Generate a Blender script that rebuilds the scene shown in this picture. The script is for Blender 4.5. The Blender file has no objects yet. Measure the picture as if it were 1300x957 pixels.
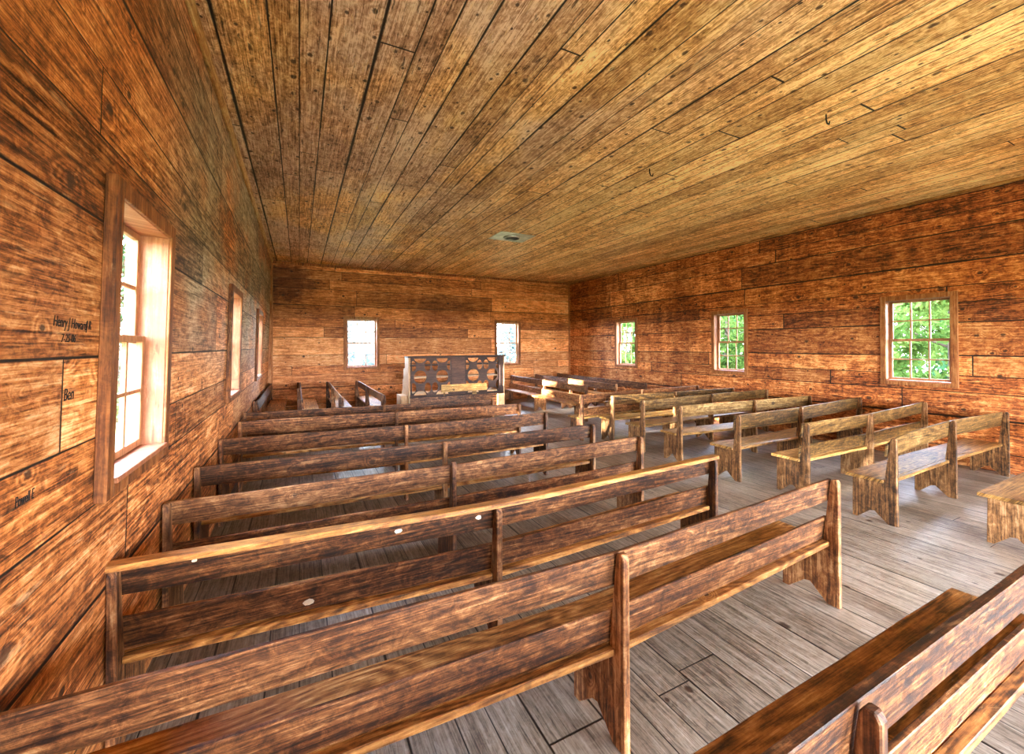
import bpy, bmesh, math, random
from mathutils import Vector, Matrix
random.seed(7)
scene = bpy.context.scene
COL = scene.collection
PI = math.pi

# ------------------------------------------------------------------ nodes
class NT:
    def __init__(s, name):
        s.m = bpy.data.materials.new(name); s.m.use_nodes = True
        s.t = s.m.node_tree; s.t.nodes.clear()
    def n(s, typ, **kw):
        nd = s.t.nodes.new(typ)
        for k, v in kw.items(): setattr(nd, k, v)
        return nd
    def put(s, sock, v):
        if v is None: return
        if hasattr(v, 'is_linked') or isinstance(v, bpy.types.NodeSocket): s.t.links.new(v, sock)
        else: sock.default_value = v
    def M(s, op, a, b=None, c=None, clamp=False):
        nd = s.n('ShaderNodeMath', operation=op); nd.use_clamp = clamp
        s.put(nd.inputs[0], a); s.put(nd.inputs[1], b); s.put(nd.inputs[2], c)
        return nd.outputs[0]
    def comb(s, x, y, z=0.0):
        nd = s.n('ShaderNodeCombineXYZ')
        for i, v in enumerate((x, y, z)): s.put(nd.inputs[i], v)
        return nd.outputs[0]
    def sep(s, v):
        nd = s.n('ShaderNodeSeparateXYZ'); s.put(nd.inputs[0], v); return nd.outputs
    def noise(s, vec, scale=1.0, detail=4.0, rough=0.55, dist=0.0):
        nd = s.n('ShaderNodeTexNoise'); s.put(nd.inputs['Vector'], vec)
        nd.inputs['Scale'].default_value = scale; nd.inputs['Detail'].default_value = detail
        nd.inputs['Roughness'].default_value = rough; nd.inputs['Distortion'].default_value = dist
        return nd.outputs['Fac']
    def white(s, vec):
        nd = s.n('ShaderNodeTexWhiteNoise', noise_dimensions='3D'); s.put(nd.inputs['Vector'], vec)
        return nd.outputs['Color']
    def vor(s, vec, scale=1.0, out='Distance'):
        nd = s.n('ShaderNodeTexVoronoi', voronoi_dimensions='2D'); s.put(nd.inputs['Vector'], vec); nd.inputs['Scale'].default_value = scale
        return nd.outputs[out]
    def ss(s, v, lo, hi, a=0.0, b=1.0):
        nd = s.n('ShaderNodeMapRange', interpolation_type='SMOOTHSTEP')
        s.put(nd.inputs['Value'], v)
        for k, x in (('From Min', lo), ('From Max', hi), ('To Min', a), ('To Max', b)): nd.inputs[k].default_value = x
        return nd.outputs[0]
    def ramp(s, v, stops):
        nd = s.n('ShaderNodeValToRGB'); cr = nd.color_ramp
        while len(cr.elements) < len(stops): cr.elements.new(0.5)
        for e, (p, c) in zip(cr.elements, stops): e.position = p; e.color = (*c, 1)
        s.put(nd.inputs[0], v); return nd.outputs[0]
    def mix(s, f, a, b, mode='MIX'):
        nd = s.n('ShaderNodeMix', data_type='RGBA', blend_type=mode)
        s.put(nd.inputs[0], f); s.put(nd.inputs[6], a if not isinstance(a, tuple) else (*a, 1)); s.put(nd.inputs[7], b if not isinstance(b, tuple) else (*b, 1))
        return nd.outputs[2]
    def finish(s, color, rough=0.6, bump=None, bstr=0.4, bdist=0.004, spec=0.4, metal=0.0):
        b = s.n('ShaderNodeBsdfPrincipled'); o = s.n('ShaderNodeOutputMaterial')
        s.put(b.inputs['Base Color'], color if not isinstance(color, tuple) else (*color, 1))
        s.put(b.inputs['Roughness'], rough); b.inputs['Specular IOR Level'].default_value = spec
        b.inputs['Metallic'].default_value = metal
        if bump is not None:
            bn = s.n('ShaderNodeBump'); bn.inputs['Strength'].default_value = bstr; bn.inputs['Distance'].default_value = bdist
            s.put(bn.inputs['Height'], bump); s.put(b.inputs['Normal'], bn.outputs[0])
        s.t.links.new(b.outputs[0], o.inputs[0]); return s.m

def wood(name, ramp, u='x', v='z', planks=None, world=False, ring=42.0, knots=0.5, stain=None, gapw=0.006,
         rough=0.6, contrast=1.0, drip=0.0, bright=(0.6, 1.25), grey=None, bstr=0.5, spec=0.35, ruff=0.35, ringamp=0.09, greybox=None, pvar=.34, checks=.5, ksc=1.0, lift=0.0):
    """sawn timber: u runs along the grain; planks=(width, length) lays boards"""
    s = NT(name)
    if world: src = s.n('ShaderNodeNewGeometry').outputs['Position']
    else: src = s.n('ShaderNodeTexCoord').outputs['Object']
    X = dict(zip('xyz', s.sep(src)))
    U, V = X[u], X[v]
    W = [k for k in 'xyz' if k not in (u, v)][0]
    if planks:
        pw, pl = planks
        vn = s.M('DIVIDE', V, pw)
        vn = s.M('ADD', vn, s.M('MULTIPLY', s.M('SINE', s.M('MULTIPLY', vn, 1.71)), 0.24))
        row = s.M('FLOOR', vn)
        rr = s.sep(s.white(s.comb(row, 3.3, 0.0)))
        un = s.M('ADD', s.M('DIVIDE', U, pl), s.M('MULTIPLY', rr[0], 9.0))
        colm = s.M('FLOOR', un)
        idv = s.comb(row, colm, 1.0)
        fv = s.M('FRACT', vn); fu = s.M('FRACT', un)
        dv = s.M('MULTIPLY', s.M('MINIMUM', fv, s.M('SUBTRACT', 1.0, fv)), pw)
        du = s.M('MULTIPLY', s.M('MINIMUM', fu, s.M('SUBTRACT', 1.0, fu)), pl)
        gn = s.M('MULTIPLY', s.noise(s.comb(U, V, 0.0), 1.3, 2.0), 1.6)
        gap = s.ss(s.M('DIVIDE', s.M('MINIMUM', dv, du), gn), gapw * .5, gapw * 1.7, 1.0, 0.0)
    else:
        rnd = s.n('ShaderNodeObjectInfo').outputs['Random']
        idv = s.comb(s.M('MULTIPLY', rnd, 91.0), 2.0, 1.0)
        gap = None
    rc = s.sep(s.white(idv))
    off = s.M('MULTIPLY', rc[0], 37.0)
    UU = s.M('ADD', U, off)
    VV = s.M('ADD', V, s.M('MULTIPLY', X[W], 0.7))
    # flowing figure
    n1 = s.noise(s.comb(s.M('MULTIPLY', UU, 0.55), s.M('MULTIPLY', VV, 3.2), off), 1.0, 2.0, 0.5, 0.3)
    # knots
    kv = s.comb(s.M('MULTIPLY', UU, 2.6 * ksc), s.M('ADD', s.M('MULTIPLY', VV, 3.4 * ksc), off), 0.0)
    kd = s.vor(kv, 1.0); kc = s.sep(s.vor(kv, 1.0, 'Color'))
    kd = s.M('MULTIPLY', kd, s.M('ADD', 0.75, s.M('MULTIPLY', kc[1], 1.5)))
    have = s.M('LESS_THAN', kc[0], knots)
    kr = s.M('MULTIPLY', s.ss(kd, 0.0, 0.36, 1.0, 0.0), have)
    f = s.M('ADD', n1, s.M('MULTIPLY', kr, 0.22))
    rings = s.M('SINE', s.M('MULTIPLY', f, ring * 1.6))
    streak = s.noise(s.comb(s.M('MULTIPLY', UU, 2.0), s.M('MULTIPLY', VV, 70.0), off), 1.0, 6.0, 0.7)
    fine = s.noise(s.comb(s.M('MULTIPLY', UU, 9.0), s.M('MULTIPLY', VV, 160.0), off), 1.0, 3.0, 0.6)
    rgh = s.noise(s.comb(s.M('MULTIPLY', UU, 14.0), s.M('MULTIPLY', VV, 20.0), off), 1.0, 7.0, 0.78, 0.8)
    t = s.M('ADD', 0.5 + lift, s.M('MULTIPLY', s.M('SUBTRACT', streak, 0.5), 1.5 * contrast))
    t = s.M('ADD', t, s.M('MULTIPLY', rings, ringamp * contrast))
    t = s.M('ADD', t, s.M('MULTIPLY', s.M('SUBTRACT', fine, 0.5), 0.7 * contrast))
    t = s.M('ADD', t, s.M('MULTIPLY', s.M('SUBTRACT', rgh, 0.5), 2.6 * ruff * contrast))
    t = s.M('ADD', t, s.M('MULTIPLY', s.M('SUBTRACT', rc[1], 0.5), pvar))
    if drip:
        dn = s.noise(s.comb(s.M('MULTIPLY', U, 5.0), s.M('MULTIPLY', V, 0.5), 4.0), 1.0, 5.0, 0.7)
        t = s.M('ADD', t, s.M('MULTIPLY', s.M('SUBTRACT', dn, 0.5), drip))
    blot = s.noise(s.comb(s.M('MULTIPLY', U, 1.0), s.M('MULTIPLY', V, 1.6), 9.0), 1.0, 4.0, 0.6)
    t = s.M('ADD', t, s.M('MULTIPLY', s.M('SUBTRACT', blot, 0.5), 0.7 * contrast))
    c = s.ramp(t, ramp)
    val = s.ss(rc[2], 0.0, 1.0, *bright)
    vv = s.comb(val, val, val)
    c = s.mix(1.0, c, vv, 'MULTIPLY')
    if grey is not None:
        gm = s.ss(s.noise(s.comb(s.M('MULTIPLY', U, 0.45), s.M('MULTIPLY', V, 0.7), 21.0), 1.0, 3.0, 0.6), 0.36, 0.56)
        if greybox: gm = s.M('MULTIPLY', gm, s.M('MULTIPLY', s.ss(U, *greybox[0]), s.ss(V, *greybox[1])))
        lum = s.ramp(t, grey)
        c = s.mix(gm, c, lum)
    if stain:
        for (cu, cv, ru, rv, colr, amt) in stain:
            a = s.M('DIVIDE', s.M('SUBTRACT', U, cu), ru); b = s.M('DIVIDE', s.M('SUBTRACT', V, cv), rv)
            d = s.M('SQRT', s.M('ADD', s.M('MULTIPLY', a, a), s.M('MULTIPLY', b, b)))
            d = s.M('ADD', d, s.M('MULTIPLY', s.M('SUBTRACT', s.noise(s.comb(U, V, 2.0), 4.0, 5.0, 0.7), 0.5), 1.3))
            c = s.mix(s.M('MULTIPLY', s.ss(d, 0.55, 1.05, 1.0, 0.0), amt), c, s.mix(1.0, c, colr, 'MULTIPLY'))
    kcore = s.M('MULTIPLY', s.ss(s.M('ADD', kd, s.M('MULTIPLY', s.M('SUBTRACT', rgh, 0.5), 0.12)), 0.05, 0.11, 1.0, 0.0), have)
    c = s.mix(s.M('MULTIPLY', kcore, 0.88), c, (0.035, 0.014, 0.008))
    # drying checks and scraped pale streaks
    if checks:
        ck = s.noise(s.comb(s.M('MULTIPLY', UU, 5.0), s.M('MULTIPLY', VV, 34.0), s.M('ADD', off, 7.0)), 1.0, 3.0, 0.6, 0.4)
        c = s.mix(s.M('MULTIPLY', s.ss(ck, 0.60, 0.70), checks), c, s.mix(1.0, c, (0.12, 0.09, 0.07), 'MULTIPLY'))
        sc = s.noise(s.comb(s.M('MULTIPLY', UU, 4.0), s.M('MULTIPLY', VV, 26.0), s.M('ADD', off, 19.0)), 1.0, 5.0, 0.7, 0.5)
        c = s.mix(s.M('MULTIPLY', s.ss(sc, 0.58, 0.72), checks * .75), c, ramp[-1][1])
    # nail holes
    nl = s.vor(s.comb(s.M('MULTIPLY', U, 1.6), s.M('MULTIPLY', V, 9.0), 5.0), 2.0)
    nlm = s.ss(nl, 0.03, 0.07, 1.0, 0.0)
    c = s.mix(s.M('MULTIPLY', nlm, 0.45), c, (0.03, 0.012, 0.006))
    h = s.M('ADD', s.M('MULTIPLY', streak, 0.6), s.M('MULTIPLY', rgh, 0.5))
    if gap is not None:
        c = s.mix(gap, c, (0.008, 0.004, 0.002))
        h = s.M('SUBTRACT', h, s.M('MULTIPLY', gap, 1.2))
        h = s.M('ADD', h, s.M('MULTIPLY', rc[2], 0.8))
    h = s.M('SUBTRACT', h, s.M('MULTIPLY', kcore, 0.5))
    return s.finish(c, rough, h, bstr, 0.006, spec)

def plain(name, col, rough=0.6, metal=0.0, var=0.35, scale=8.0, spec=0.4):
    s = NT(name)
    p = s.n('ShaderNodeTexCoord').outputs['Object']
    n = s.noise(p, scale, 5.0, 0.65)
    k = s.ss(n, 0.25, 0.75, 1 - var, 1 + var)
    c = s.mix(1.0, (*col,), s.comb(k, k, k), 'MULTIPLY')
    return s.finish(c, rough, n, 0.25, 0.003, spec, metal)

ORANGE = [(0.0, (0.035, 0.010, 0.003)), (0.28, (0.20, 0.058, 0.013)), (0.5, (0.44, 0.145, 0.034)), (0.72, (0.66, 0.27, 0.085)), (1.0, (0.90, 0.52, 0.25))]
ORANGE_DK = [(0.0, (0.025, 0.007, 0.002)), (0.28, (0.15, 0.036, 0.008)), (0.5, (0.36, 0.098, 0.020)), (0.72, (0.56, 0.20, 0.05)), (1.0, (0.86, 0.44, 0.17))]
TAN = [(0.0, (0.035, 0.014, 0.004)), (0.28, (0.20, 0.088, 0.020)), (0.5, (0.43, 0.205, 0.062)), (0.72, (0.64, 0.36, 0.13)), (1.0, (0.90, 0.66, 0.32))]
PINKTAN = [(0.0, (0.035, 0.018, 0.012)), (0.28, (0.19, 0.10, 0.055)), (0.5, (0.40, 0.22, 0.13)), (0.72, (0.58, 0.37, 0.24)), (1.0, (0.85, 0.66, 0.50))]
GREYS = [(0.0, (0.03, 0.018, 0.01)), (0.3, (0.16, 0.11, 0.06)), (0.5, (0.34, 0.25, 0.15)), (0.75, (0.52, 0.42, 0.28)), (1.0, (0.75, 0.64, 0.46))]
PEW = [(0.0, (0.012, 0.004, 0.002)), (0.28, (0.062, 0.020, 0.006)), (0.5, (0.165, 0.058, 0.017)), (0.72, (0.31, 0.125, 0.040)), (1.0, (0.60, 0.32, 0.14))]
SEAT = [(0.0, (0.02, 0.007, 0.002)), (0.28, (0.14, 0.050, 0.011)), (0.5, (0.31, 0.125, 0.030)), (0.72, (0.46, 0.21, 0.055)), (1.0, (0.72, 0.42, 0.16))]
OLIVE = [(0.0, (0.014, 0.007, 0.002)), (0.28, (0.085, 0.040, 0.010)), (0.5, (0.22, 0.112, 0.029)), (0.72, (0.38, 0.21, 0.062)), (1.0, (0.66, 0.45, 0.19))]
FLOORR = [(0.0, (0.02, 0.014, 0.010)), (0.28, (0.14, 0.10, 0.068)), (0.5, (0.31, 0.24, 0.172)), (0.72, (0.44, 0.36, 0.28)), (1.0, (0.68, 0.61, 0.53))]

M_left = wood('left_wall_boards', ORANGE, 'y', 'z', (0.37, 3.6), True, grey=GREYS, greybox=((2.4, 4.2), (1.3, 2.1)), contrast=1.2, drip=0.2, knots=0.4, bright=(0.75, 1.3), ruff=.5)
M_back = wood('back_wall_boards', ORANGE, 'x', 'z', (0.33, 4.2), True, contrast=0.95, drip=0.3, knots=0.5, bright=(.95, 1.5), ruff=.4, lift=.07,
              stain=[(4.0, 2.9, 1.3, 0.5, (0.45, 0.35, 0.3), 0.8), (-0.4, 3.5, 0.9, 0.7, (0.3, 0.18, 0.15), 0.9)])
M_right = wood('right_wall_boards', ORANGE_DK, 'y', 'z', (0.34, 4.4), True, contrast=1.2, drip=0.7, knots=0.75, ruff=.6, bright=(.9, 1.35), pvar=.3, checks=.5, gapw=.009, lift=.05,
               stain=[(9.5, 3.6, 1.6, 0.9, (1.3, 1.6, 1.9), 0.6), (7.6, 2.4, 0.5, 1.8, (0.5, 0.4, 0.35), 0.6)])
M_rear = wood('rear_wall_boards', ORANGE, 'x', 'z', (0.33, 4.2), True, contrast=1.0, bright=(.9, 1.4))
M_ceil = wood('ceiling_boards', TAN, 'y', 'x', (0.25, 4.4), True, contrast=1.3, knots=0.85, ruff=0.6, gapw=0.008, bright=(1.0, 1.4), ringamp=.06, drip=.25, pvar=.24, checks=.9, ksc=1.25, lift=.20,
              grey=PINKTAN, greybox=((-5, -4), (4.2, 1.6)))  # pinkish left, golden right: coloured window light painted into the boards
M_floor = wood('floor_boards', FLOORR, 'y', 'x', (0.21, 4.8), True, contrast=0.85, knots=0.3, gapw=0.0045, rough=0.40, spec=0.55, bright=(0.70, 0.86), bstr=0.25, ringamp=.05, pvar=.14, checks=.3)
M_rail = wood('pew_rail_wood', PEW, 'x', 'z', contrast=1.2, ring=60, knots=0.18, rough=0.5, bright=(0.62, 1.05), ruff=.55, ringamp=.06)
M_cap = wood('glare_pale_cap_wood', SEAT, 'x', 'y', contrast=1.0, ring=60, knots=0.1, rough=0.35, spec=.6, bright=(1.2, 1.7), ringamp=.06)  # window glare along the cap painted in as paler wood
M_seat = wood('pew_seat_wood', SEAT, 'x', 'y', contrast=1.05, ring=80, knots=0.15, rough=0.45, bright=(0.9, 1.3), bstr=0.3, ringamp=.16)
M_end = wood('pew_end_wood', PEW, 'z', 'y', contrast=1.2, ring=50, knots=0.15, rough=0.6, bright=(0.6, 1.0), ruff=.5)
M_oliver = wood('olive_rail_wood', OLIVE, 'x', 'z', contrast=1.1, ring=60, knots=0.15, rough=0.5, bright=(0.6, 0.95), ruff=.5)
M_olives = wood('olive_seat_wood', OLIVE, 'x', 'y', contrast=0.9, ring=70, knots=0.2, rough=0.42, bright=(1.2, 1.7), bstr=0.3)
M_olivee = wood('olive_end_wood', [(p, (a * .85, b * .72, c * .8)) for p, (a, b, c) in OLIVE], 'z', 'y', contrast=1.2, ring=50, knots=0.15, rough=0.6, bright=(0.6, 0.95), ruff=.5)
M_trim = wood('trim_wood', ORANGE, 'z', 'x', contrast=0.9, knots=0.0, bright=(0.7, 1.0))
M_trimh = wood('trim_wood_lengthwise', TAN, 'y', 'z', contrast=0.9, knots=0.0, bright=(0.7, 1.0))
M_case = wood('window_casing_wood', [(p, (c[0] * .6, c[1] * .6, c[2] * .6)) for p, c in ORANGE], 'z', 'x', contrast=0.8, knots=0.0, bright=(0.8, 1.1))
M_jamb = wood('window_jamb_wood', [(0, (.12, .035, .012)), (.5, (.33, .115, .048)), (1, (.6, .28, .15))], 'z', 'x', contrast=0.6, knots=0.0, bright=(0.9, 1.1))
M_sash = wood('window_sash_wood', [(0, (.12, .05, .02)), (.5, (.36, .16, .07)), (1, (.62, .36, .2))], 'z', 'x', contrast=0.6, knots=0.0, bright=(0.9, 1.1))
M_pulpit = wood('pulpit_dark_wood', [(0, (.012, .006, .004)), (.5, (.04, .016, .010)), (1, (.12, .05, .03))], 'x', 'z', contrast=0.9, knots=0.0)
M_pulpit2 = wood('pulpit_pale_wood', [(0, (.3, .15, .07)), (.5, (.62, .38, .2)), (1, (.85, .62, .4))], 'z', 'y', contrast=0.7, knots=0.0)
M_board = wood('book_board_wood', OLIVE, 'x', 'z', contrast=0.9, knots=0.2)
M_tin = plain('weathered_tin', (0.42, 0.43, 0.36), 0.45, 0.7, 0.4, 5.0)
M_iron = plain('black_iron', (0.02, 0.018, 0.016), 0.6, 0.4)
M_ink = plain('black_ink', (0.012, 0.008, 0.006), 0.9, 0.0, 0.2)
M_chip = plain('bare_wood_chip', (0.75, 0.66, 0.5), 0.7, 0.0, 0.2)
M_grass = plain('meadow_grass', (0.16, 0.17, 0.07), 0.9, 0.0, 0.5, 2.0, 0.1)
M_bark = plain('tree_bark', (0.06, 0.045, 0.032), 0.9, 0.0, 0.5, 12.0, 0.1)
M_birch = plain('pale_tree_bark', (0.30, 0.28, 0.24), 0.9, 0.0, 0.5, 10.0, 0.1)
M_fence = plain('split_rail_wood', (0.12, 0.11, 0.11), 0.9, 0.0, 0.4, 6.0, 0.1)

def leaf_mat(name, c1, c2):
    s = NT(name)
    p = s.n('ShaderNodeNewGeometry').outputs['Position']
    n = s.noise(p, 1.7, 4.0, 0.6)
    c = s.mix(s.ss(n, 0.35, 0.65), c1, c2)
    d = s.n('ShaderNodeBsdfDiffuse'); t = s.n('ShaderNodeBsdfTranslucent'); mx = s.n('ShaderNodeMixShader'); o = s.n('ShaderNodeOutputMaterial')
    s.put(d.inputs[0], c); s.put(t.inputs[0], c); mx.inputs[0].default_value = 0.4
    s.t.links.new(d.outputs[0], mx.inputs[1]); s.t.links.new(t.outputs[0], mx.inputs[2]); s.t.links.new(mx.outputs[0], o.inputs[0])
    return s.m
M_leaf = leaf_mat('bright_green_leaves', (0.03, 0.065, 0.012), (0.09, 0.135, 0.03))
M_leafd = leaf_mat('dark_green_leaves', (0.015, 0.05, 0.02), (0.05, 0.10, 0.035))

M_leafp = leaf_mat('hazy_pale_leaves', (0.06, 0.08, 0.085), (0.14, 0.17, 0.17))
def glass():
    s = NT('old_window_glass')
    tr = s.n('ShaderNodeBsdfTransparent'); gl = s.n('ShaderNodeBsdfGlossy'); mx = s.n('ShaderNodeMixShader'); o = s.n('ShaderNodeOutputMaterial')
    tr.inputs[0].default_value = (0.96, 0.98, 0.97, 1); gl.inputs['Roughness'].default_value = 0.02
    fr = s.n('ShaderNodeFresnel'); fr.inputs[0].default_value = 1.25
    s.put(mx.inputs[0], fr.outputs[0])
    s.t.links.new(tr.outputs[0], mx.inputs[1]); s.t.links.new(gl.outputs[0], mx.inputs[2]); s.t.links.new(mx.outputs[0], o.inputs[0])
    return s.m
M_glass = glass()

# ------------------------------------------------------------------ mesh helpers
def obj(name, bm, mat, parent=None, bevel=0.0, recalc=True):
    if recalc: bmesh.ops.recalc_face_normals(bm, faces=bm.faces)
    if bevel:
        es = [e for e in bm.edges if len(e.link_faces) == 2 and e.calc_face_angle(0) > 0.6]
        bmesh.ops.bevel(bm, geom=es, offset=bevel, segments=1, affect='EDGES', clamp_overlap=True)
    me = bpy.data.meshes.new(name); bm.to_mesh(me); bm.free()
    me.materials.append(mat)
    o = bpy.data.objects.new(name, me); COL.objects.link(o)
    if parent is not None: o.parent = parent
    return o
def empty(name, loc=(0, 0, 0), rot=(0, 0, 0)):
    o = bpy.data.objects.new(name, None); COL.objects.link(o); o.location = loc; o.rotation_euler = rot
    o.empty_display_size = 0.1; return o
def tag(o, label, cat, group=None):
    o['label'] = label; o['category'] = cat
    if group: o['group'] = group
    return o
def struct(o): o['kind'] = 'structure'; return o
def box(bm, x0, x1, y0, y1, z0, z1):
    vs = [bm.verts.new((x, y, z)) for x in (x0, x1) for y in (y0, y1) for z in (z0, z1)]
    for f in ((0, 1, 3, 2), (4, 6, 7, 5), (0, 4, 5, 1), (2, 3, 7, 6), (0, 2, 6, 4), (1, 5, 7, 3)): bm.faces.new([vs[i] for i in f])
def bxo(*a):
    bm = bmesh.new(); box(bm, *a); return bm
def prism(bm, poly, axis, a, b):
    """extrude a 2D polygon along axis from a to b"""
    def P(p, t):
        if axis == 'x': return (t, p[0], p[1])
        if axis == 'y': return (p[0], t, p[1])
        return (p[0], p[1], t)
    A = [bm.verts.new(P(p, a)) for p in poly]; B = [bm.verts.new(P(p, b)) for p in poly]
    n = len(poly)
    bm.faces.new(A); bm.faces.new(B[::-1])
    for i in range(n): bm.faces.new((A[i], A[(i + 1) % n], B[(i + 1) % n], B[i]))
def loft(bm, sections):
    rings = [[bm.verts.new(p) for p in s] for s in sections]
    n = len(rings[0])
    for a, b in zip(rings, rings[1:]):
        for i in range(n): bm.faces.new((a[i], a[(i + 1) % n], b[(i + 1) % n], b[i]))
    bm.faces.new(rings[0][::-1]); bm.faces.new(rings[-1])

# ------------------------------------------------------------------ room
XL, TILT, XR, YB, YR, H = -0.757, 0.0263, 8.72, 12.56, -3.0, 4.06
def xw(z): return XL + TILT * z
TH = 0.16
def wall(name, u0, u1, z1, holes, mat, place, z0=-0.05):
    us = sorted({u0, u1, *[h[0] for h in holes], *[h[1] for h in holes]})
    zs = sorted({z0, z1, *[h[2] for h in holes], *[h[3] for h in holes]})
    bm = bmesh.new(); vv = {}
    def v(i, j, k):
        key = (i, j, k)
        if key not in vv: vv[key] = bm.verts.new(place(us[i], zs[j], k * TH))
        return vv[key]
    solid = {}
    for i in range(len(us) - 1):
        for j in range(len(zs) - 1):
            cu, cz = (us[i] + us[i + 1]) / 2, (zs[j] + zs[j + 1]) / 2
            solid[i, j] = not any(h[0] < cu < h[1] and h[2] < cz < h[3] for h in holes)
    for (i, j), s in solid.items():
        if not s: continue
        for k in (0, 1): bm.faces.new((v(i, j, k), v(i + 1, j, k), v(i + 1, j + 1, k), v(i, j + 1, k)))
        for di, dj, a, b in ((-1, 0, (i, j), (i, j + 1)), (1, 0, (i + 1, j), (i + 1, j + 1)), (0, -1, (i, j), (i + 1, j)), (0, 1, (i, j + 1), (i + 1, j + 1))):
            if not solid.get((i + di, j + dj), False):
                bm.faces.new((v(*a, 0), v(*b, 0), v(*b, 1), v(*a, 1)))
    o = struct(obj(name, bm, mat)); return o

CW = 0.075      # casing width
LWIN = [(2.215, 3.10), (5.50, 6.42), (8.85, 9.85)]; LZ = (1.184, 2.503)
RWIN = [(2.521, 3.448), (5.783, 6.670), (9.119, 10.066)]; RZ = (1.138, 2.585)
BWIN = [(1.103, 2.07), (5.747, 6.70)]; BZ = (1.148, 2.65)
def hole(w, z): return (w[0] + CW - .015, w[1] - CW + .015, z[0] + CW - .015, z[1] - CW + .015)
wl = wall('wall_left', YR, YB, H, [hole(w, LZ) for w in LWIN], M_left, lambda u, z, d: (xw(z) - d, u, z))
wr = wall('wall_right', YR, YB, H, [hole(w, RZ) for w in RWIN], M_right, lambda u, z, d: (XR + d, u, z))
wb = wall('wall_back', XL - .3, XR + .2, H, [hole(w, BZ) for w in BWIN], M_back, lambda u, z, d: (u, YB + d, z))
ADDED_DOORS = [(0.4, 2.1, 0.0, 2.35), (3.2, 5.2, 0.0, 2.4), (6.3, 8.0, 0.0, 2.35)]  # open doorways behind the camera, added out of view to supply daylight
wf = wall('wall_rear', XL - .3, XR + .2, H, ADDED_DOORS, M_rear, lambda u, z, d: (u, YR - d, z), -.06)
struct(obj('floor', bxo(XL - .25, XR + .25, YR - .25, YB + .25, -.12, 0), M_floor))
struct(obj('ceiling', bxo(XL - .8, XR + .8, YR - .8, YB + .8, H, H + .12), M_ceil))
# trims
struct(obj('trim_1', (lambda b: (loft(b, [[(xw(H) + a, y, H - c) for a, c in ((0, 0), (.045, 0), (.045, .02), (.02, .06), (0, .06))] for y in (YR, YB)]), b)[1])(bmesh.new()), M_trimh, None, .003))
struct(obj('trim_2', bxo(XR - .035, XR, YB - .05, YB, 0, H), M_trim, None, .003))
struct(obj('trim_3', bxo(xw(0) + .0, xw(0) + .14, YB - .03, YB, 0, H), M_trim, None, .003))
struct(obj('trim_4', bxo(XR - .02, XR, YR, YB - .05, H - .05, H), M_trimh, None, .003))
struct(obj('trim_5', bxo(xw(0) + .14, XR - .035, YB - .02, YB, H - .07, H), M_trim, None, .003))

def window(idx, loc, rot, w, z0, z1):
    root = struct(empty('window_%d' % idx, loc, rot)); h = w / 2
    PR = 0.042
    def part(name, f, mat, par=root, bev=.003):
        bm = bmesh.new(); f(bm); return obj(name, bm, mat, par, bev)
    # casing boards, flat mitred-looking frame proud of the wall
    def casing(bm):
        box(bm, -h, -h + CW, -PR, -.001, z0, z1); box(bm, h - CW, h, -PR, -.001, z0, z1)
        box(bm, -h + CW, h - CW, -PR, -.001, z1 - CW, z1); box(bm, -h + CW, h - CW, -PR, -.001, z0, z0 + CW)
    part('casing', casing, M_case)
    a, b, c, d = -h + CW, h - CW, z0 + CW, z1 - CW
    def jamb(bm):
        t = .014
        box(bm, a - t, a + .004, -.03, TH, c - t, d + t); box(bm, b - .004, b + t, -.03, TH, c - t, d + t)
        box(bm, a + .004, b - .004, -.03, TH, d - .004, d + t)
    part('jamb', jamb, M_jamb)
    part('sill', lambda bm: prism(bm, [(-PR - .012, c - .02), (-PR - .012, c + .004), (TH + .05, c - .006), (TH + .05, c - .03)], 'x', a + .004, b - .004), M_jamb)
    mid = (c + d) / 2
    def sash(name, y, zz0, zz1):
        st = .042; mt = .020
        x0, x1 = a + .006, b - .006
        def fr(bm):
            box(bm, x0, x0 + st, y, y + .03, zz0, zz1); box(bm, x1 - st, x1, y, y + .03, zz0, zz1)
            box(bm, x0 + st, x1 - st, y, y + .03, zz0, zz0 + st * .9); box(bm, x0 + st, x1 - st, y, y + .03, zz1 - st * .8, zz1)
        fo = part(name, fr, M_sash)
        gx = (x1 - x0 - 2 * st) / 3; za, zb = zz0 + st * .9, zz1 - st * .8
        def mu(bm):
            for k in (1, 2):
                xx = x0 + st + gx * k; box(bm, xx - mt / 2, xx + mt / 2, y + .004, y + .026, za, zb)
            zm = (za + zb) / 2
            for k in range(3):
                xa = x0 + st + gx * k + (mt / 2 if k else 0); xb = x0 + st + gx * (k + 1) - (mt / 2 if k < 2 else 0)
                box(bm, xa, xb, y + .005, y + .025, zm - mt / 2, zm + mt / 2)
        part('glazing_bars', mu, M_sash, fo, .002)
        def gl(bm):
            vs = [bm.verts.new(p) for p in ((x0 + st, y + .016, za), (x1 - st, y + .016, za), (x1 - st, y + .016, zb), (x0 + st, y + .016, zb))]
            bm.faces.new(vs)
        part('panes', gl, M_glass, fo, 0)
    sash('lower_sash', .060, c + .002, mid + .02)
    sash('upper_sash', .095, mid - .02, d - .006)
    return root
i = 1
for w in LWIN:
    window(i, (XL, (w[0] + w[1]) / 2, 0), (TILT, 0, PI / 2), w[1] - w[0], *LZ); i += 1
for w in BWIN:
    window(i, ((w[0] + w[1]) / 2, YB, 0), (0, 0, 0), w[1] - w[0], *BZ); i += 1
for w in RWIN:
    window(i, (XR, (w[0] + w[1]) / 2, 0), (0, 0, -PI / 2), w[1] - w[0], *RZ); i += 1

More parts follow.
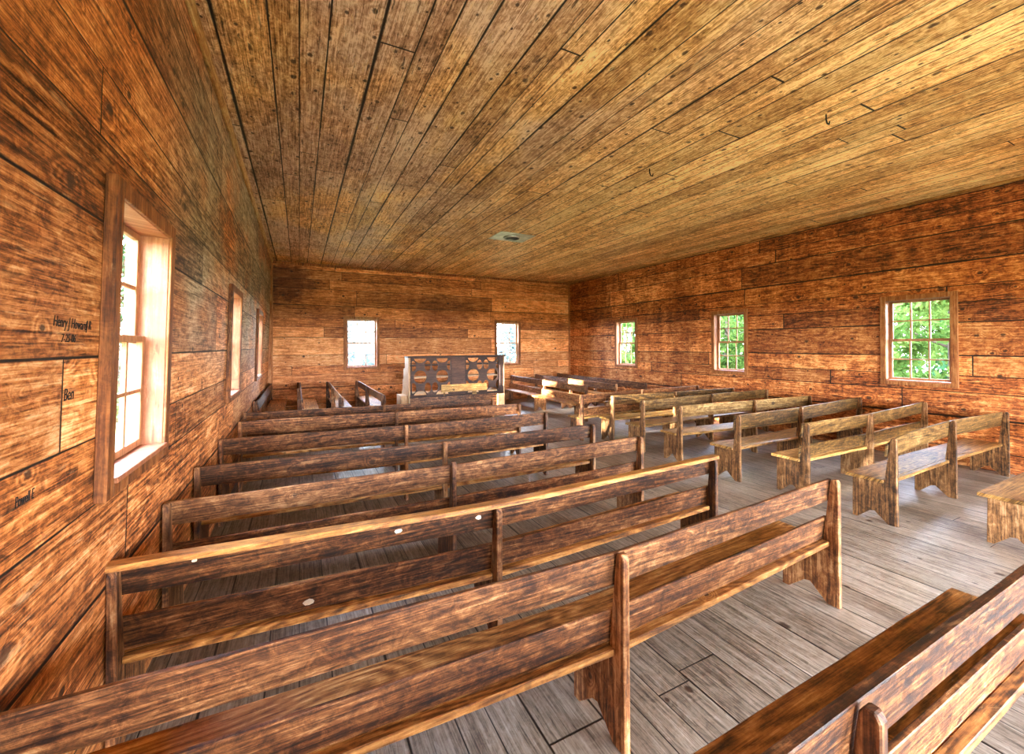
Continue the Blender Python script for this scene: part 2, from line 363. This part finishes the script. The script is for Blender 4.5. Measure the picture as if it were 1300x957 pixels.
# ------------------------------------------------------------------ pews
def fy(z): return .10 - (z - .45) * .11          # front edge of the reclined posts
def pew(label, group, pts, zt=(.87, .87, .87), lower=True, cap=False, mats=None, sd=.43, railth=.024, toprail=.16, ledge=True, sh=.438, chips=(), slope=0, midup=.006):
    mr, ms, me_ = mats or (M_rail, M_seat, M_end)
    (xa, ya), (xm, ym), (xb, yb) = pts
    ang = math.atan2(yb - ya, xb - xa); L = math.hypot(xb - xa, yb - ya)
    sh_ = 0 if cap else fy(zt[0]) + .0015
    dx_, dy_ = math.sin(ang) * sh_, -math.cos(ang) * sh_
    xa += dx_; ya += dy_; xm += dx_; ym += dy_; xb += dx_; yb += dy_
    root = tag(empty('pew', (xa, ya, 0), (0, 0, ang)), label, 'pew', group)
    ca, sa = math.cos(ang), math.sin(ang)
    lx = (xm - xa) * ca + (ym - ya) * sa; ly = -(xm - xa) * sa + (ym - ya) * ca
    T = .036
    stations = [(T / 2, 0, zt[0]), (lx, ly, zt[1]), (L - T / 2, 0, zt[2])]
    def at(x):
        if x < lx: t = x / lx; return ly * t, zt[0] + (zt[1] - zt[0]) * t
        t = (x - lx) / (L - lx); return ly * (1 - t), zt[1] + (zt[2] - zt[1]) * t
    for k, (px, py, pz) in enumerate(stations):
        top = pz - (.03 if cap else 0) + (midup if k == 1 and not cap else 0)
        f = fy(top) - .004
        poly = [(0, 0), (0, top - .022), (.012, top), (f - .012, top), (f, top - .022), (.098, sh), (.098, sh - .036), (sd - .062, sh - .036), (sd - .056, 0),
                (sd - .10, 0), (.225, .095), (.185, .105), (.075, 0)]
        bm = bmesh.new(); prism(bm, [(a + py, b) for a, b in poly], 'x', px - T / 2, px + T / 2)
        obj('end_panel' if k != 1 else 'middle_panel', bm, me_, root, .004)
    rng = random.Random(hash(label) % 9999 if False else len(label) * 17 + int(xa * 100))
    xs = [0.0]; n = 14
    while xs[-1] < L - L / n * 1.2: xs.append(xs[-1] + L / n)
    xs.append(L)
    def rail(z0f, z1f, th, gapf=.0015):
        bm = bmesh.new(); sec = []
        for x in xs:
            yy, zz = at(x); j = rng.uniform(-.003, .003); j2 = rng.uniform(-.003, .003)
            z0, z1 = z0f(zz) + j2, z1f(zz) + j
            if slope and x < .5: z1 -= slope * (1 - x / .5) ** 2
            sec.append([(x, yy + fy(z0) + gapf, z0), (x, yy + fy(z0) + gapf + th, z0), (x, yy + fy(z1) + gapf + th, z1), (x, yy + fy(z1) + gapf, z1)])
        loft(bm, sec); return bm
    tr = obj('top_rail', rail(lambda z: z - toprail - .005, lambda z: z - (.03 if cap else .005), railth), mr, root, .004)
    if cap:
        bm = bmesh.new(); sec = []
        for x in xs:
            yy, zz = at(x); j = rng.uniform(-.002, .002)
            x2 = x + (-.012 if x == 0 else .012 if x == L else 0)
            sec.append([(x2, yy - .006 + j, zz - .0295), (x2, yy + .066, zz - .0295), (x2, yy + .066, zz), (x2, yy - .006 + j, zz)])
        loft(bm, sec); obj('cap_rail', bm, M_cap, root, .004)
    if lower:
        lr = obj('lower_rail', rail(lambda z: sh + .004, lambda z: sh + .158, .022), mr, root, .004)
    bm = bmesh.new(); sec = []
    for x in xs:
        yy, _ = at(x); x2 = x + (-.012 if x == 0 else .012 if x == L else 0)
        sec.append([(x2, yy + .103, sh - .034), (x2, yy + sd + rng.uniform(-.003, .003), sh - .034), (x2, yy + sd + rng.uniform(-.002, .002), sh), (x2, yy + .103, sh)])
    loft(bm, sec)
    if ledge:
        for (a, b) in ((T + .002, lx - T / 2 - .002), (lx + T / 2 + .002, L - T - .002)):
            sec = []
            for x in (a, b):
                yy, _ = at(x); sec.append([(x, yy + .058, sh - .034), (x, yy + .103, sh - .034), (x, yy + .103, sh), (x, yy + .058, sh)])
            loft(bm, sec)
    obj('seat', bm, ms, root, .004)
    for (cx, cz, r) in chips:
        yy, _ = at(cx); bm = bmesh.new()
        pl = [(cx + math.cos(t) * r * rng.uniform(.8, 1.2), cz + math.sin(t) * r * .62 * rng.uniform(.8, 1.2)) for t in [k * PI / 4 for k in range(8)]]
        yb_ = yy + fy(cz) + .001
        prism(bm, pl, 'y', yb_ - .004, yb_ + .004)
        c = obj('bare_chip', bm, M_chip, tr if cz > .62 else lr, 0); c['label'] = 'pale patch of bare wood'
    return root
OL = (M_oliver, M_olives, M_olivee)
GL, GR = 'long plank pews of the left block', 'plank pews of the right block'
XS = -.725
pew('nearest pew, cut off by the lower right corner, thick top rail', GL, [(XS, .575), (1.30, .572), (3.24, .571)], toprail=.17, sd=.47, railth=.034)
pew('second pew from the camera, rounded posts standing level with its top rail', GL, [(XS, 1.545), (1.28, 1.474), (3.30, 1.593)], toprail=.155)
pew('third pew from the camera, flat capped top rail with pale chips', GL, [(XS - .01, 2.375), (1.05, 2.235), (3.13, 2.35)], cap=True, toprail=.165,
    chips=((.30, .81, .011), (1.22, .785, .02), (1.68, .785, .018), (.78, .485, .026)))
pew('fourth left block pew, its middle post rising above the rail', GL, [(XS, 3.204), (1.074, 3.162), (3.12, 3.244)], toprail=.15, midup=.03)
pew('fifth left block pew, plain single rail over bright floor', GL, [(XS, 4.04), (1.264, 3.956), (3.10, 3.995)], toprail=.16, lower=False)
pew('sixth left block pew with dark double back rails', GL, [(XS, 5.143), (1.122, 4.98), (3.08, 5.013)], toprail=.17)
pew('seventh left block pew, one row behind the frontmost', GL, [(XS + .05, 6.217), (1.24, 6.104), (3.17, 5.967)], toprail=.17)
pew('frontmost left block pew, right before the lattice pulpit', GL, [(XS + .02, 7.008), (1.20, 6.87), (3.05, 6.73)], toprail=.15)
RX = 8.66
pew('pew at the right edge of the photo showing only its seat end', GR, [(5.56, 1.14), (7.2, 1.14), (RX, 1.14)], (.84, .84, .84), lower=False, mats=OL, sd=.42)
pew('right block pew with bowed back rail and pale seat, nearest whole one', GR, [(5.22, 2.01), (6.80, 2.05), (8.55, 2.05)], (.865, .90, .87), lower=False, mats=OL, slope=.055, toprail=.19)
pew('right block pew with a second low back board, next beyond the bowed one', GR, [(5.31, 2.85), (6.75, 2.82), (8.62, 2.895)], (.87, .87, .90), mats=OL, toprail=.17)
pew('right block pew with broad bright seat, third whole one from the camera', GR, [(5.13, 3.587), (6.6, 3.60), (8.65, 3.75)], (.87, .87, .88), lower=False, mats=OL, toprail=.20)
pew('right block pew, fourth whole one counting away from the camera', GR, [(5.17, 4.559), (6.787, 4.42), (8.26, 4.335)], lower=False, mats=OL, toprail=.18)
pew('right block pew, third from the front beside the aisle', GR, [(5.147, 5.314), (6.94, 5.363), (8.65, 5.368)], lower=False, mats=OL, toprail=.17)
pew('right block pew, second from the front beside the aisle', GR, [(5.153, 6.08), (6.68, 5.98), (8.37, 5.918)], lower=False, mats=OL, toprail=.17)
pew('frontmost right block pew by the sunlit corner pews', GR, [(4.734, 6.46), (6.42, 6.62), (8.17, 6.66)], mats=(M_rail, M_olives, M_end), toprail=.17)
GA, GB = 'side pews facing the pulpit from the left', 'side pews facing the pulpit from the right'
BL = (M_rail, M_seat, M_end)
pew('side pew standing against the left wall in the back corner', GA, [(-.66, 12.45), (-.66, 10.3), (-.66, 8.4)], lower=False, mats=BL)
pew('thin-edged side pew, second from the left wall', GA, [(.0, 12.40), (.01, 10.4), (.03, 8.25)], lower=False, mats=BL)
pew('side pew, third from the left wall, below the left window', GA, [(.69, 12.2), (.69, 10.2), (.69, 8.23)], lower=False, mats=BL)
pew('sunlit side pew nearest the lattice pulpit on its left', GA, [(1.42, 12.15), (1.42, 10.2), (1.44, 8.22)], lower=False, mats=BL)
pew('bright sunlit side pew right of the lattice pulpit', GB, [(6.02, 8.0), (6.08, 10.0), (6.16, 12.2)], (.85, .85, .85), toprail=.15)
pew('middle side pew in the right back corner', GB, [(6.92, 8.0), (6.98, 10.0), (7.10, 12.2)], (.85, .85, .85), lower=False)
pew('side pew closest to the right wall in the back corner', GB, [(7.80, 7.9), (7.86, 10.0), (7.98, 12.2)], (.85, .85, .85), lower=False)

# ------------------------------------------------------------------ pulpit
def cutout(name, outer, holes, th, mat, parent, y):
    """flat board in the x-z plane with holes"""
    cu = bpy.data.curves.new(name, 'CURVE'); cu.dimensions = '2D'; cu.fill_mode = 'BOTH'; cu.extrude = th / 2
    for pl in [outer] + holes:
        sp = cu.splines.new('POLY'); sp.points.add(len(pl) - 1)
        for p, q in zip(sp.points, pl): p.co = (q[0], q[1], 0, 1)
        sp.use_cyclic_u = True
    tmp = bpy.data.objects.new('tmp', cu); COL.objects.link(tmp)
    dg = bpy.context.evaluated_depsgraph_get(); me = bpy.data.meshes.new_from_object(tmp.evaluated_get(dg))
    bpy.data.objects.remove(tmp); bpy.data.curves.remove(cu)
    me.transform(Matrix.Translation((0, y, 0)) @ Matrix.Rotation(PI / 2, 4, 'X'))
    me.materials.clear(); me.materials.append(mat); me.name = name
    o = bpy.data.objects.new(name, me); COL.objects.link(o); o.parent = parent; return o
def ell(cx, cz, rx, rz, x0, x1, z0, z1, n=28):
    pts = []
    for k in range(n):
        t = 2 * PI * k / n
        p = (min(max(cx + rx * math.cos(t), x0), x1), min(max(cz + rz * math.sin(t), z0), z1))
        if not pts or (abs(p[0] - pts[-1][0]) + abs(p[1] - pts[-1][1])) > 1e-4: pts.append(p)
    if abs(pts[0][0] - pts[-1][0]) + abs(pts[0][1] - pts[-1][1]) < 1e-4: pts.pop()
    return pts
PX0, PX1, PY = 2.31, 4.85, 10.0
pul = tag(empty('pulpit', (PX0, PY, 0)), 'dark wooden pulpit with a pierced lattice front of circles', 'pulpit')
W = PX1 - PX0; ZB, ZT = .56, 1.555
def lattice(x0, x1, cols, mids):
    outer = [(x0, ZB + .03), (x1, ZB + .03), (x1, ZT - .03), (x0, ZT - .03)]
    hs = []; zc = (ZB + ZT) / 2; m = .03; a, b, c, d = x0 + m, x1 - m, ZB + .055, ZT - .055
    for cx in cols:
        hs.append(ell(cx, zc, .158, .158, a, b, c, d)); hs.append(ell(cx, d + .015, .15, .12, a, b, c, d)); hs.append(ell(cx, c - .02, .16, .135, a, b, c, d))
    for cx in mids:
        for cz in (zc + .265, zc - .265): hs.append(ell(cx, cz, .080, .125, a, b, c, d))
    cutout('lattice_panel', outer, hs, .03, M_pulpit, pul, 0)
lattice(.055, 1.075, [.29, .84], [.115, .475, .655, 1.035])
lattice(1.43, 2.40, [1.66, 2.19], [1.475, 1.835, 2.015, 2.37])
obj('lattice_stile', bxo(1.075, 1.43, -.025, .02, ZB + .03, ZT - .03), M_pulpit, pul, .004)
obj('lattice_stile', bxo(2.40, W - .02, -.025, .02, ZB + .03, ZT - .03), M_pulpit, pul, .004)
obj('bottom_rail', bxo(.02, W - .02, -.03, .02, ZB, ZB + .0295), M_pulpit, pul, .004)
obj('book_ledge', bxo(-.02, W + .02, -.05, .34, ZT - .0295, ZT), M_pulpit, pul, .004)
for k, x in enumerate((0, W - .035)):
    bm = bmesh.new()
    z = ZT - .03
    prism(bm, [(-.03, 0), (-.03, z), (.36, z), (.36, 1.28), (.52, 1.24), (.52, 1.0), (.62, .96), (.62, .7), (.70, .66), (.70, 0)], 'x', x, x + .035)
    obj('side_board', bm, M_pulpit2, pul, .004)
obj('shelf', bxo(.036, W - .036, .03, .5, 1.02, 1.05), M_pulpit2, pul, .003)
obj('shelf', bxo(.036, W - .036, .03, .34, 1.32, 1.35), M_pulpit, pul, .003)
obj('shelf', bxo(.036, W - .036, .03, .62, .62, .65), M_pulpit2, pul, .003)
obj('base_board', bxo(.036, W - .036, 0, .025, 0, ZB - .001), M_rail, pul, .003)
obj('foot_block', bxo(-.16, -.001, .05, .55, 0, .62), M_pulpit2, pul, .006)
obj('foot_block', bxo(W - .22, W - .02, -.06, -.001, 0, .54), M_pulpit2, pul, .006)
bb = obj('book_board', bxo(.80, 2.02, -.058, -.034, .665, .845), M_board, pul, .004); bb['label'] = 'plain brown plank nailed across the lattice'
obj('plank_support', bxo(.86, .90, -.034, -.0255, .58, .84), M_board, pul, 0)
obj('plank_support', bxo(1.62, 1.74, -.034, -.0255, .57, .84), M_board, pul, 0)

# ------------------------------------------------------------------ ceiling fittings
st = tag(empty('stovepipe_plate', (3.94, 7.72, H)), 'weathered tin sheet with a round stovepipe hole in the ceiling', 'stovepipe plate')
bm = bmesh.new(); n = 28
outer = [(-.41, -.30), (.36, -.33), (.41, .35), (-.38, .30)]
O = []
for k in range(n):
    t = 2 * PI * k / n; c, s_ = math.cos(t), math.sin(t)
    q = min(.40 / max(abs(c), 1e-6), .32 / max(abs(s_), 1e-6)); O.append((c * q, s_ * q))
top = [bm.verts.new((x, y, -.004)) for x, y in O]; inn = [bm.verts.new((math.cos(2 * PI * k / n) * .155, math.sin(2 * PI * k / n) * .155, -.01)) for k in range(n)]
t2 = [bm.verts.new((x, y, -.001)) for x, y in O]; i2 = [bm.verts.new((math.cos(2 * PI * k / n) * .155, math.sin(2 * PI * k / n) * .155, -.001)) for k in range(n)]
for k in range(n):
    j = (k + 1) % n
    bm.faces.new((top[k], top[j], inn[j], inn[k])); bm.faces.new((t2[k], t2[j], i2[j], i2[k])); bm.faces.new((top[k], top[j], t2[j], t2[k])); bm.faces.new((inn[k], inn[j], i2[j], i2[k]))
obj('tin_sheet', bm, M_tin, st)
bm = bmesh.new()
R0 = [[bm.verts.new((math.cos(2 * PI * k / n) * r, math.sin(2 * PI * k / n) * r, z)) for k in range(n)] for r, z in ((.185, -.011), (.18, -.03), (.15, -.035), (.15, -.002))]
for a, b in zip(R0, R0[1:]):
    for k in range(n): bm.faces.new((a[k], a[(k + 1) % n], b[(k + 1) % n], b[k]))
obj('collar', bm, M_tin, st)
bm = bmesh.new(); bmesh.ops.create_circle(bm, cap_ends=True, segments=n, radius=.149); bmesh.ops.translate(bm, verts=bm.verts, vec=(0, 0, -.003))
obj('pipe_hole', bm, M_iron, st, recalc=False)

def tube(bm, pts, r, n=8):
    secs = []
    for i_, p in enumerate(pts):
        p = Vector(p); d = (Vector(pts[min(i_ + 1, len(pts) - 1)]) - Vector(pts[max(i_ - 1, 0)])).normalized()
        a = d.orthogonal().normalized(); b = d.cross(a)
        if secs:
            pa = lasta - lasta.dot(d) * d
            a = pa.normalized(); b = d.cross(a)
        lasta = a
        rr = r[i_] if isinstance(r, (list, tuple)) else r
        secs.append([tuple(p + (a * math.cos(2 * PI * k / n) + b * math.sin(2 * PI * k / n)) * rr) for k in range(n)])
    loft(bm, secs)
def hook(x, y, lab):
    bm = bmesh.new()
    tube(bm, [(x, y, H + .01), (x, y, H - .05), (x + .02, y, H - .085), (x + .05, y, H - .085), (x + .06, y, H - .055)], .007)
    tag(obj('lamp_hook', bm, M_iron), lab, 'hook', 'iron hooks in the ceiling')
hook(4.0, 3.95, 'small black iron hook over the middle of the room')
hook(4.62, 2.24, 'small iron hook in the right part of the ceiling, nearer the camera')

# ------------------------------------------------------------------ pencilled names on the left wall
def writing(txt, y, z, size, sx=1.0, shear=.3, rot=0.0):
    fc = bpy.data.curves.new('pencilled_name', 'FONT'); fc.body = txt; fc.size = size; fc.shear = shear; fc.extrude = .0006; fc.offset = -.0002
    tmp = bpy.data.objects.new('tmp', fc); COL.objects.link(tmp)
    dg = bpy.context.evaluated_depsgraph_get(); me = bpy.data.meshes.new_from_object(tmp.evaluated_get(dg))
    bpy.data.objects.remove(tmp)
    me.materials.clear(); me.materials.append(M_ink); me.name = 'pencilled_name'
    mw = Matrix(((0, 0, 1, xw(z) + .0022), (sx, 0, 0, y), (0, 1, 0, z), (0, 0, 0, 1)))
    me.transform(mw @ Matrix.Rotation(rot, 4, 'Z'))
    o = bpy.data.objects.new('pencilled_name', me); COL.objects.link(o); o.parent = wl; o['label'] = 'handwritten black lettering'; return o
writing('Henry J Howard', 1.865, 1.872, .052, .68, .35, -.02)
writing('7-25-06', 1.92, 1.82, .040, .8, .3)
writing('J R', 2.10, 1.868, .05, .7, .3)
writing('Powell E', 1.70, 1.345, .045, .62, .2)
writing('Ben', 1.95, 1.62, .06, .8, .3)

# ------------------------------------------------------------------ outside
GZ = -.55
bm = bmesh.new(); box(bm, -90, 110, -90, 120, GZ - .2, GZ)
struct(obj('ground', bm, M_grass))
def crown(seed, R, z0, z1, n, s, cone=False):
    rg = random.Random(seed); bm = bmesh.new()
    cl = []
    for _ in range(110):
        t = rg.random(); z = z0 + (z1 - z0) * t
        rr = R * ((1 - t) * .95 + .08 if cone else math.sqrt(max(.05, 1 - (2 * t - 1) ** 2)))
        a = rg.uniform(0, 2 * PI); q = rr * math.sqrt(rg.uniform(.15, 1))
        cl.append((math.cos(a) * q, math.sin(a) * q, z, R * rg.uniform(.16, .34)))
    for _ in range(n):
        c = cl[rg.randrange(len(cl))]
        d = Vector((rg.gauss(0, 1), rg.gauss(0, 1), rg.gauss(0, .55))).normalized() * c[3] * rg.random() ** .4
        p = Vector(c[:3]) + d
        a = Vector((rg.gauss(0, 1), rg.gauss(0, 1), rg.gauss(0, 1))).normalized(); b = a.orthogonal().normalized()
        k = s * rg.uniform(.6, 1.4)
        vs = [bm.verts.new(p + v) for v in (a * k, b * k * .45, -a * k * .9, -b * k * .45)]
        bm.faces.new(vs)
    return bm
def trunk(seed, h, r, lean=.3):
    rg = random.Random(seed); bm = bmesh.new()
    pts = [(0, 0, -.1)]; lx = rg.uniform(-lean, lean); ly = rg.uniform(-lean, lean)
    for k in range(1, 9): pts.append((lx * k / 8 + rg.uniform(-.05, .05), ly * k / 8 + rg.uniform(-.05, .05), h * k / 8))
    tube(bm, pts, [r * (1.25 if k == 0 else 1 - .085 * k) for k in range(9)], 10)
    for k in range(7):
        z = h * rg.uniform(.3, .9); a = rg.uniform(0, 2 * PI); l = h * .16
        x0, y0 = lx * z / h, ly * z / h
        tube(bm, [(x0, y0, z), (x0 + math.cos(a) * l * .5, y0 + math.sin(a) * l * .5, z + l * .25), (x0 + math.cos(a) * l, y0 + math.sin(a) * l, z + l * .6)], [r * .3, r * .2, r * .08], 6)
    return bm
PROTO = {}
for kind, (lm, bkm, R_, z0, z1, nl, sz, cone) in {'leafy': (M_leaf, M_bark, 2.3, .6, 8.5, 11000, .14, False), 'pale': (M_leafp, M_birch, 2.0, 1.2, 9.5, 4200, .13, False),
                                                  'dark': (M_leafd, M_bark, 2.5, .4, 11, 12000, .15, True)}.items():
    t_ = empty('tree'); a_ = obj('trunk', trunk(hash(kind) % 50 if False else len(kind), 8.5, .17), bkm, t_); b_ = obj('foliage', crown(len(kind) + 3, R_, z0, z1, nl, sz, cone), lm, t_, recalc=False)
    PROTO[kind] = [t_, a_, b_, False]
def tree(kind, x, y, sc, rz, label, group):
    p = PROTO[kind]
    if not p[3]: r = p[0]; p[3] = True
    else:
        r = p[0].copy(); COL.objects.link(r)
        for ch in p[1:3]:
            c = ch.copy(); COL.objects.link(c); c.parent = r
    r.location = (x, y, GZ); r.rotation_euler = (0, 0, rz); r.scale = (sc,) * 3
    tag(r, label, 'tree', group)
LBR = {'leafy': 'leafy green tree in the wood seen through the right wall windows', 'dark': 'dense dark tree filling the wood behind the right wall windows'}
for kind, x, y, sc, rz in [('leafy', 13.6, 4.0, .62, .3), ('leafy', 16.2, 6.6, .75, 1.2), ('dark', 21.2, 4.0, .95, .5), ('leafy', 21.8, 10.2, 1.0, 2.0), ('dark', 27.5, 7.2, 1.1, .2), ('leafy', 14.6, 10.6, .7, 4.1),
                           ('dark', 19.0, 14.6, 1.0, 2.5), ('leafy', 25.5, 15.0, 1.1, 5.2), ('leafy', 13.2, 14.9, .7, .9), ('leafy', 14.8, 19.5, .85, 1.9), ('dark', 20.0, 21.0, 1.1, 2.2), ('leafy', 19.5, 28.5, 1.0, 1.4)]:
    tree(kind, x, y, sc, rz, LBR[kind], 'trees beyond the right wall')
for kind, x, y, sc, rz in [('pale', 2.3, 19.5, .8, .4), ('pale', 3.6, 27.0, 1.1, 2.1), ('pale', 14.2, 25.5, 1.0, 1.2), ('pale', 9.6, 20.2, .8, 3.0), ('leafy', 8.3, 29.5, 1.1, .7), ('dark', -.8, 32.0, 1.2, .7)]:
    tree(kind, x, y, sc, rz, {'pale': 'thin pale-barked tree outside the back wall windows', 'dark': 'distant dark conifer beyond the back wall windows', 'leafy': 'distant leafy tree outside the back windows'}[kind], 'trees beyond the back wall')
for kind, x, y, sc, rz, lb in [('dark', -5.2, 17.5, .8, 1.0, 'dark green conifer outside the nearest left window'), ('leafy', -5.0, 2.35, .74, 2.2, 'unseen leafy tree added to keep the sun out of the first left window'),
                               ('leafy', -5.0, 6.3, .70, 3.1, 'unseen leafy tree added to keep the sun out of the second left window'), ('dark', -10.6, 7.2, .9, .4, 'unseen tall dark tree added further out from the left wall to block the sun'),
                               ('dark', -9.8, 1.4, .9, 2.4, 'unseen tall dark tree added far left to block the sun')]:  # all but the first conifer are unseen, added to block the low sun
    tree(kind, x, y, sc, rz, lb, 'trees beyond the left wall')

# ------------------------------------------------------------------ light
w = bpy.data.worlds.new('sky'); scene.world = w; w.use_nodes = True
nt = w.node_tree; nt.nodes.clear()
tc = nt.nodes.new('ShaderNodeTexCoord'); sp = nt.nodes.new('ShaderNodeSeparateXYZ'); cr = nt.nodes.new('ShaderNodeValToRGB')
bg = nt.nodes.new('ShaderNodeBackground'); wo = nt.nodes.new('ShaderNodeOutputWorld')
nt.links.new(tc.outputs['Generated'], sp.inputs[0]); nt.links.new(sp.outputs[2], cr.inputs[0])
cr.color_ramp.elements[0].color = (0.92, 0.96, 1.0, 1); cr.color_ramp.elements[1].color = (0.45, 0.62, 1.0, 1); cr.color_ramp.elements[1].position = .8
nt.links.new(cr.outputs[0], bg.inputs[0]); nt.links.new(bg.outputs[0], wo.inputs[0])
bg.inputs[1].default_value = 30.0
sun = bpy.data.lights.new('sun', 'SUN'); sun.energy = 65.0; sun.angle = math.radians(1.2); sun.color = (1.0, .93, .82)
so = bpy.data.objects.new('sun', sun); COL.objects.link(so)
d = Vector((1.0, .05, -.2)).normalized(); so.rotation_euler = d.to_track_quat('-Z', 'Y').to_euler()
so.location = (-20, 8, 10)
def portal(loc, rot, sx, sy):
    l = bpy.data.lights.new('daylight_opening', 'AREA'); l.shape = 'RECTANGLE'; l.size = sx; l.size_y = sy; l.cycles.is_portal = True
    o = bpy.data.objects.new('daylight_opening', l); COL.objects.link(o); o.location = loc; o.rotation_euler = rot
for w_ in LWIN: portal((XL - TH - .08, sum(w_) / 2, sum(LZ) / 2), (0, -PI / 2, 0), LZ[1] - LZ[0], w_[1] - w_[0])
for w_ in RWIN: portal((XR + TH + .08, sum(w_) / 2, sum(RZ) / 2), (0, PI / 2, 0), RZ[1] - RZ[0], w_[1] - w_[0])
for w_ in BWIN: portal((sum(w_) / 2, YB + TH + .08, sum(BZ) / 2), (-PI / 2, 0, 0), w_[1] - w_[0], BZ[1] - BZ[0])
for d_ in ADDED_DOORS: portal(((d_[0] + d_[1]) / 2, YR - TH - .08, (d_[2] + d_[3]) / 2), (PI / 2, 0, 0), d_[1] - d_[0], d_[3] - d_[2])

# ------------------------------------------------------------------ camera
cam = bpy.data.cameras.new('camera'); co = bpy.data.objects.new('camera', cam); COL.objects.link(co)
r_, u_, F_ = Vector((0.89127, -0.45346, -0.00492)), Vector((0.00018, -0.01051, 0.99994)), Vector((0.45348, 0.89122, 0.00929))
mt_ = Matrix((r_, u_, -F_)).transposed().to_4x4(); mt_.translation = (0, 0, 1.8); co.matrix_world = mt_
cam.sensor_width = 36.0; cam.lens = 530.55 / 1300 * 36; cam.shift_x = 0; cam.shift_y = -44.5 / 1300; cam.clip_start = .05; cam.clip_end = 400
scene.camera = co
scene.view_settings.view_transform = 'Standard'; scene.view_settings.look = 'None'; scene.view_settings.gamma = 1.0
scene.view_settings.use_curve_mapping = False; scene.view_settings.exposure = 1.72
try:
    scene.cycles.use_denoising = True; scene.cycles.denoiser = 'OPENIMAGEDENOISE'
    scene.cycles.max_bounces = 10; scene.cycles.diffuse_bounces = 7; scene.cycles.transparent_max_bounces = 16
    scene.cycles.caustics_reflective = False; scene.cycles.sample_clamp_indirect = 20.0
except Exception: pass
